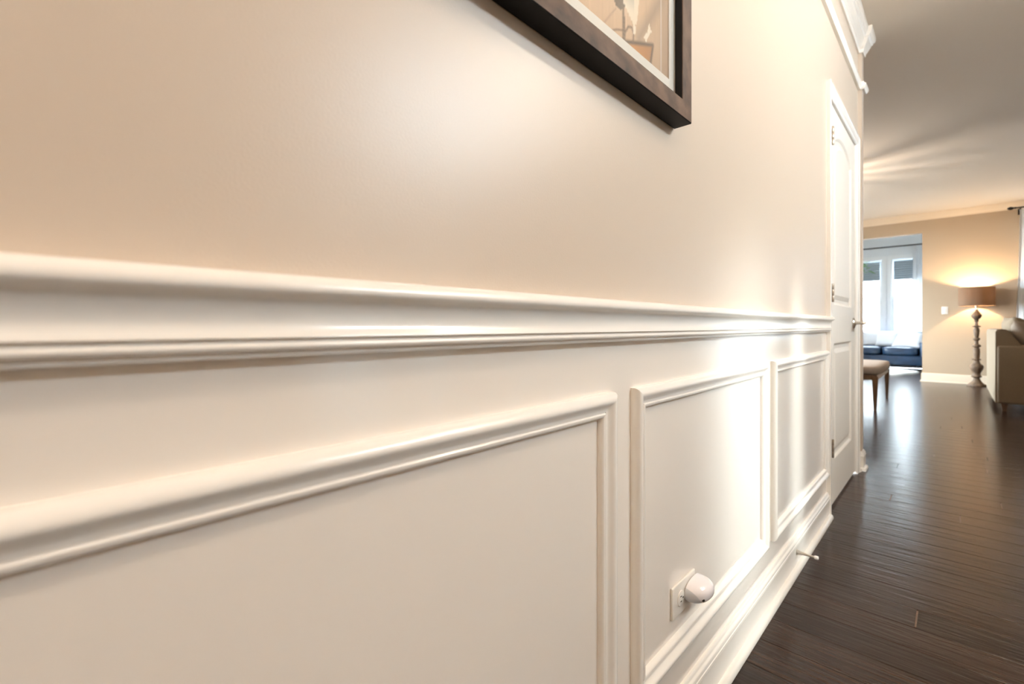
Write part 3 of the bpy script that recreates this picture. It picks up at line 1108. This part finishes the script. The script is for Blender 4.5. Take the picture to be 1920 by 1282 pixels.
link('bulb', lathe([(0.002, 1.268), (.013, 1.268), (.014, 1.290), (.024, 1.318), (.030, 1.345), (.027, 1.372), (.014, 1.388), (.002, 1.391)], 24), M['bulb'], lp, smooth=60)
pl = bpy.data.lights.new('lamp_light', 'POINT')
pl.energy = 22
pl.color = (1.0, 0.72, 0.42)
pl.shadow_soft_size = 0.03
po = bpy.data.objects.new('lamp_light', pl)
po.location = (LX, LY, 1.42)
COL.objects.link(po)


# ------------------------------------------------------------------ living-room sofa
SX, SY0, SY1 = 0.77, 7.19, 8.97
sf = empty('sofa', (SX, (SY0 + SY1) / 2, 0))
tag(sf, 'oatmeal upholstered sofa seen from its near arm, beside the floor lamp', 'sofa')
L = (SY1 - SY0) / 2
link('base', box(B(), 0.012, 0.90, -L + 0.012, L - 0.012, 0.085, 0.33, .012, 3), M['sofa'], sf, smooth=40)
b = B()
rings = []
for yy in (-L + 0.01, L - 0.01):
    rings.append([(0.0, yy, 0.09), (0.0, yy, 0.855), (0.012, yy, 0.880), (0.045, yy, 0.888), (0.080, yy, 0.882), (0.095, yy, 0.868), (0.20, yy, 0.70), (0.24, yy, 0.40), (0.24, yy, 0.09)])
loft(b, rings)
link('backrest', b, M['sofa'], sf, smooth=30)
for s in (-1, 1):
    y0_, y1_ = (-L, -L + 0.20) if s < 0 else (L - 0.20, L)
    link('arm', box(B(), 0.004, 0.90, y0_, y1_, 0.085, 0.715, .028, 4), M['sofa'], sf, smooth=50)
for s in (-1, 1):
    b = B()
    cushion(b, 0.58, s * (L - 0.20) / 2, 0.42, 0.68, L - 0.21, 0.19, 4.5)
    link('seat_cushion', b, M['sofa'], sf, smooth=179)
for (lx, ly) in ((0.07, -L + 0.08), (0.83, -L + 0.08), (0.07, L - 0.08), (0.83, L - 0.08)):
    b = B()
    loft(b, [[(lx + a * .016, ly + c * .016, 0) for a, c in ((-1, -1), (1, -1), (1, 1), (-1, 1))], [(lx + a * .026, ly + c * .026, 0.09) for a, c in ((-1, -1), (1, -1), (1, 1), (-1, 1))]])
    link('leg', b, M['benchwood'], sf)


def pillow(name, loc, w_, h_, t_, rot, m, label, group=None, cat='pillow'):
    mtx = Matrix.Rotation(rot[2], 4, 'Z') @ Matrix.Rotation(rot[1], 4, 'Y') @ Matrix.Rotation(rot[0], 4, 'X')
    o = link(name, pillow_bm(w_, h_, t_, mtx), m, smooth=179)
    o.location = loc
    tag(o, label, cat, group)
    return o


pillow('throw_pillow', (1.08, 7.62, 0.765), 0.46, 0.46, 0.20, (0, radians(66), radians(-20)), M['pillow'], 'nearer taupe throw pillow leaning on the oatmeal sofa back')
pillow('throw_pillow', (1.03, 8.22, 0.800), 0.50, 0.50, 0.20, (0, radians(66), radians(6)), M['sofa'], 'farther oatmeal pillow on the sofa, peeking over the taupe pillow')

# ------------------------------------------------------------------ upholstered bench
bn = empty('upholstered_bench', (-0.36, 6.95, 0))
tag(bn, 'beige upholstered bench on tapered brown legs, half hidden by the hall wall end', 'bench')
bl, bw = 0.66, 0.235
b = B()
cushion(b, 0, 0, 0.432, bw * 2, bl * 2, 0.115, 5.0, 24, 14)
link('seat', b, M['benchfab'], bn, smooth=179)
b = B()
box(b, -bw + .03, bw - .03, -bl + .03, bl - .03, 0.33, 0.385, .004, 2)
link('apron', b, M['benchwood'], bn)
for (sx, sy) in ((1, -1), (1, 1), (-1, -1), (-1, 1)):
    b = B()
    lx, ly = sx * (bw - .045), sy * (bl - .045)
    loft(b, [[(lx + sx * 0.0 + a * .012, ly + c * .012, 0) for a, c in ((-1, -1), (1, -1), (1, 1), (-1, 1))], [(lx + a * .026, ly + c * .026, 0.37) for a, c in ((-1, -1), (1, -1), (1, 1), (-1, 1))]])
    link('leg', b, M['benchwood'], bn)


# ------------------------------------------------------------------ curtains
def curtain(name, x0, x1, z0, z1, y, label, flare=0.0, folds=5, amp=0.03, n=60):
    b = B()
    th = 0.004
    rows_ = 10
    for side in (0,):
        rings = []
        for r in range(rows_ + 1):
            t = r / rows_
            z = z1 + (z0 - z1) * t
            f, k = [], []
            for i in range(n + 1):
                u = i / n
                x = x0 - flare * t ** 1.6 * (1 - u) + (x1 - x0) * u
                dy = amp * (0.5 + 0.5 * t) * sin(2 * pi * folds * u + 0.6 * t) + 0.3 * amp * sin(2 * pi * folds * 2.3 * u)
                f.append((x, y + dy - th / 2, z))
                k.append((x, y + dy + th / 2, z))
            rings.append(f + k[::-1])
        loft(b, rings)
    o = link(name, b, M['sheer'], smooth=60)
    tag(o, label, 'curtain')
    return o


def rod(name, x0, x1, y, z, wall_y, label, fin=True, r=0.011):
    root = empty(name, ((x0 + x1) / 2, y, z))
    tag(root, label, 'curtain rod')
    h = (x1 - x0) / 2
    b = B()
    tube(b, [(-h, 0, 0), (h, 0, 0)], r, 12)
    link('rod_pole', b, M['black'], root, smooth=50)
    for s in (-1, 1):
        if fin:
            link('finial', lathe([(0.002, s * h), (r * 1.1, s * h), (r * 1.6, s * (h + .012)), (r, s * (h + .022)), (r * 1.9, s * (h + .040)), (r * 2.3, s * (h + .058)), (r * 1.8, s * (h + .078)), (r * .5, s * (h + .092)), (0.001, s * (h + .094))], 16, (0, 0, 0), 'x'), M['black'], root, smooth=50)
        b = B()
        xx = s * (h - 0.04)
        box(b, xx - .008, xx + .008, -.012, wall_y - y, -.030, -.014)
        box(b, xx - .016, xx + .016, wall_y - y - .006, wall_y - y, -.090, .02)
        link('bracket', b, M['black'], root)
    return root


curtain('curtain', 1.155, 3.45, 0.02, 2.66, 10.14, 'white sheer curtain at the right edge beside the floor lamp', flare=0.075, folds=24, amp=0.022, n=240)
rod('curtain_rod', 1.12, 3.72, 10.14, 2.68, FY, 'black curtain rod with finial at the top right of the far wall')
curtain('curtain', -0.185, 0.20, 0.02, 2.664, 13.215, 'white sheer curtain at the right sunroom window behind the blue sofa', flare=0.10, folds=5, amp=0.02)
rod('curtain_rod', -1.72, 0.05, 13.215, 2.68, SY, 'thin dark curtain rod across the top of the sunroom windows', r=0.014)

# ------------------------------------------------------------------ navy sofa in the sunroom
ns = empty('sunroom_sofa', (-0.66, 12.8, 0))
tag(ns, 'navy blue leather sofa under the sunroom windows', 'sofa')
hw = 0.78
link('base', box(B(), -hw, hw, -0.33, 0.33, 0.11, 0.305, .02, 3), M['navy'], ns, smooth=50)
for s in (-1, 1):
    b = B()
    cushion(b, s * 0.298, -0.06, 0.395, 0.585, 0.64, 0.19, 4.2)
    link('seat_cushion', b, M['navy'], ns, smooth=179)
    x0_, x1_ = (hw - 0.17, hw) if s > 0 else (-hw, -hw + 0.17)
    link('arm', box(B(), x0_, x1_, -0.32, 0.34, 0.11, 0.60, .05, 4), M['navy'], ns, smooth=60)
b = B()
loft(b, [[(xx, 0.16, 0.30), (xx, 0.20, 0.70), (xx, 0.23, 0.765), (xx, 0.28, 0.79), (xx, 0.34, 0.77), (xx, 0.37, 0.70), (xx, 0.36, 0.30)] for xx in (-hw + .03, hw - .03)])
link('backrest', b, M['navy'], ns, smooth=60)
for sx in (-1, 1):
    for sy in (-1, 1):
        b = B()
        xx, yy = sx * (hw - .07), sy * 0.27
        loft(b, [[(xx + a * .014, yy + c * .014, 0) for a, c in ((-1, -1), (1, -1), (1, 1), (-1, 1))], [(xx + a * .025, yy + c * .025, 0.12) for a, c in ((-1, -1), (1, -1), (1, 1), (-1, 1))]])
        link('leg', b, M['benchwood'], ns)
pillow('pale_pillow', (-0.85, 12.82, 0.640), 0.36, 0.36, 0.14, (radians(62), 0, radians(12)), M['palepillow'], 'leftmost pale pillow on the navy sunroom sofa', 'pale pillows on the navy sofa')
pillow('pale_pillow', (-0.58, 12.80, 0.645), 0.42, 0.38, 0.15, (radians(58), 0, radians(-4)), M['palepillow'], 'middle pale pillow on the navy sunroom sofa, between two others', 'pale pillows on the navy sofa')
pillow('pale_pillow', (-0.25, 12.74, 0.620), 0.50, 0.40, 0.15, (radians(50), 0, radians(-10)), M['palepillow'], 'rightmost and largest pale pillow on the navy sunroom sofa', 'pale pillows on the navy sofa')

# ------------------------------------------------------------------ sheepskin rug
b = B()
out = []
rg = random.Random(9)
N = 56
for k in range(N):
    a = 2 * pi * k / N
    r = 1 + 0.05 * sin(5 * a + 1) + 0.035 * sin(11 * a) + rg.uniform(-.02, .02)
    out.append((-0.62 + 0.55 * r * cos(a) * (1 - 0.1 * sin(a)), 11.76 + 0.78 * r * sin(a) + 0.20 * cos(a)))
rings = []
for f, z in ((1.0, 0.002), (0.995, 0.018), (0.96, 0.032), (0.85, 0.038), (0.5, 0.040), (0.05, 0.040)):
    rings.append([(-0.62 + (x + 0.62) * f, 11.76 + (y - 11.76) * f, z) for x, y in out])
loft(b, rings)
tag(link('sheepskin_rug', b, M['fur'], smooth=60), 'white sheepskin rug on the floor in front of the navy sofa', 'rug')

# ------------------------------------------------------------------ hanging plant in the sunroom
hp = empty('hanging_plant', (-1.03, 12.3, 2.04))
tag(hp, 'green trailing plant hanging by the left sunroom window', 'plant')
link('pot', lathe([(0.002, 0), (.06, 0), (.085, .10), (.088, .12), (.080, .12), (.002, .10)], 24), M['pot'], hp, smooth=40)
b = B()
for k in range(3):
    a = 2 * pi * k / 3
    tube(b, [(.086 * cos(a), .086 * sin(a), .12), (0, 0, .55)], .002, 6)
tube(b, [(0, 0, .55), (0, 0, SC_ - 2.02)], .002, 6)
link('hanger', b, M['black'], hp)
b = B()
lr = random.Random(3)
for k in range(46):
    a = lr.uniform(0, 2 * pi)
    rad = lr.uniform(0.02, 0.20)
    z = 0.20 - (rad * 1.2) ** 1.5 + lr.uniform(-.10, .10)
    c = Vector((rad * cos(a), rad * sin(a), z))
    d = Vector((cos(a), sin(a), lr.uniform(-.8, .3))).normalized()
    s_ = d.cross(Vector((0, 0, 1))).normalized()
    u = s_.cross(d)
    ln, wd = lr.uniform(.08, .15), lr.uniform(.028, .046)
    pts = [c, c + d * ln * .35 + s_ * wd + u * .008, c + d * ln * .8 + s_ * wd * .6, c + d * ln - u * .012, c + d * ln * .8 - s_ * wd * .6, c + d * ln * .35 - s_ * wd + u * .008]
    mid = c + d * ln * .5 - u * .006
    vs = [b.verts.new(p) for p in pts]
    vm = b.verts.new(mid)
    for i in range(6):
        b.faces.new((vs[i], vs[(i + 1) % 6], vm))
tag(link('foliage', b, M['leaf'], hp, recalc=False), kind='stuff')


# ------------------------------------------------------------------ dining lantern (left of the frame, behind the hall wall)
ln_ = empty('dining_lantern', (-0.95, 6.85, 2.0))
tag(ln_, 'iron lantern hanging over the dining side, its bars streaking the ceiling with light', 'lantern')
link('canopy', lathe([(.002, CEIL - 2.0), (.06, CEIL - 2.0), (.055, CEIL - 2.02), (.012, CEIL - 2.03), (.002, CEIL - 2.03)], 20), M['black'], ln_, smooth=40)
b = B()
tube(b, [(0, 0, .42), (0, 0, CEIL - 2.02)], .006, 8)
link('hanging_rod', b, M['black'], ln_)
b = B()
ar = random.Random(5)
for k in range(17):
    a = 2 * pi * k / 17 + ar.uniform(-.15, .15)
    tube(b, [(.16 * cos(a), .16 * sin(a), 0.0), (.17 * cos(a), .17 * sin(a), .25), (.10 * cos(a), .10 * sin(a), .36), (.01 * cos(a), .01 * sin(a), .42)], ar.uniform(.003, .009), 6)
rings = []
for r, z in ((.155, -.01), (.175, -.01), (.175, .012), (.155, .012), (.155, -.01)):
    rings.append([(r * cos(2 * pi * k / 32), r * sin(2 * pi * k / 32), z) for k in range(32)])
loft(b, rings, cap=False)
link('cage', b, M['black'], ln_)

# ------------------------------------------------------------------ glazed hall door with sidelight (right wall, outside the frame)
gd = empty('door_2')
tag(gd, 'glazed hall door and sidelight in the right hall wall', 'door', kind='structure')
b = B()
for (u0, u1) in ((1.10, 1.22), (1.74, 1.86), (1.86, 2.01), (2.19, 2.30)):
    box(b, 2.42, 2.46, u0, u1, 0, 2.1)
for (u0, u1) in ((1.22, 1.74), (2.01, 2.19)):
    box(b, 2.42, 2.46, u0, u1, 0, 0.22)
    box(b, 2.42, 2.46, u0, u1, 2.02, 2.1)
link('door_frame', b, M['trim'], gd)
for (u0, u1) in ((1.22, 1.74), (2.01, 2.19)):
    link('pane', box(B(), 2.437, 2.443, u0, u1, 0.22, 2.02), M['frosted'], gd)
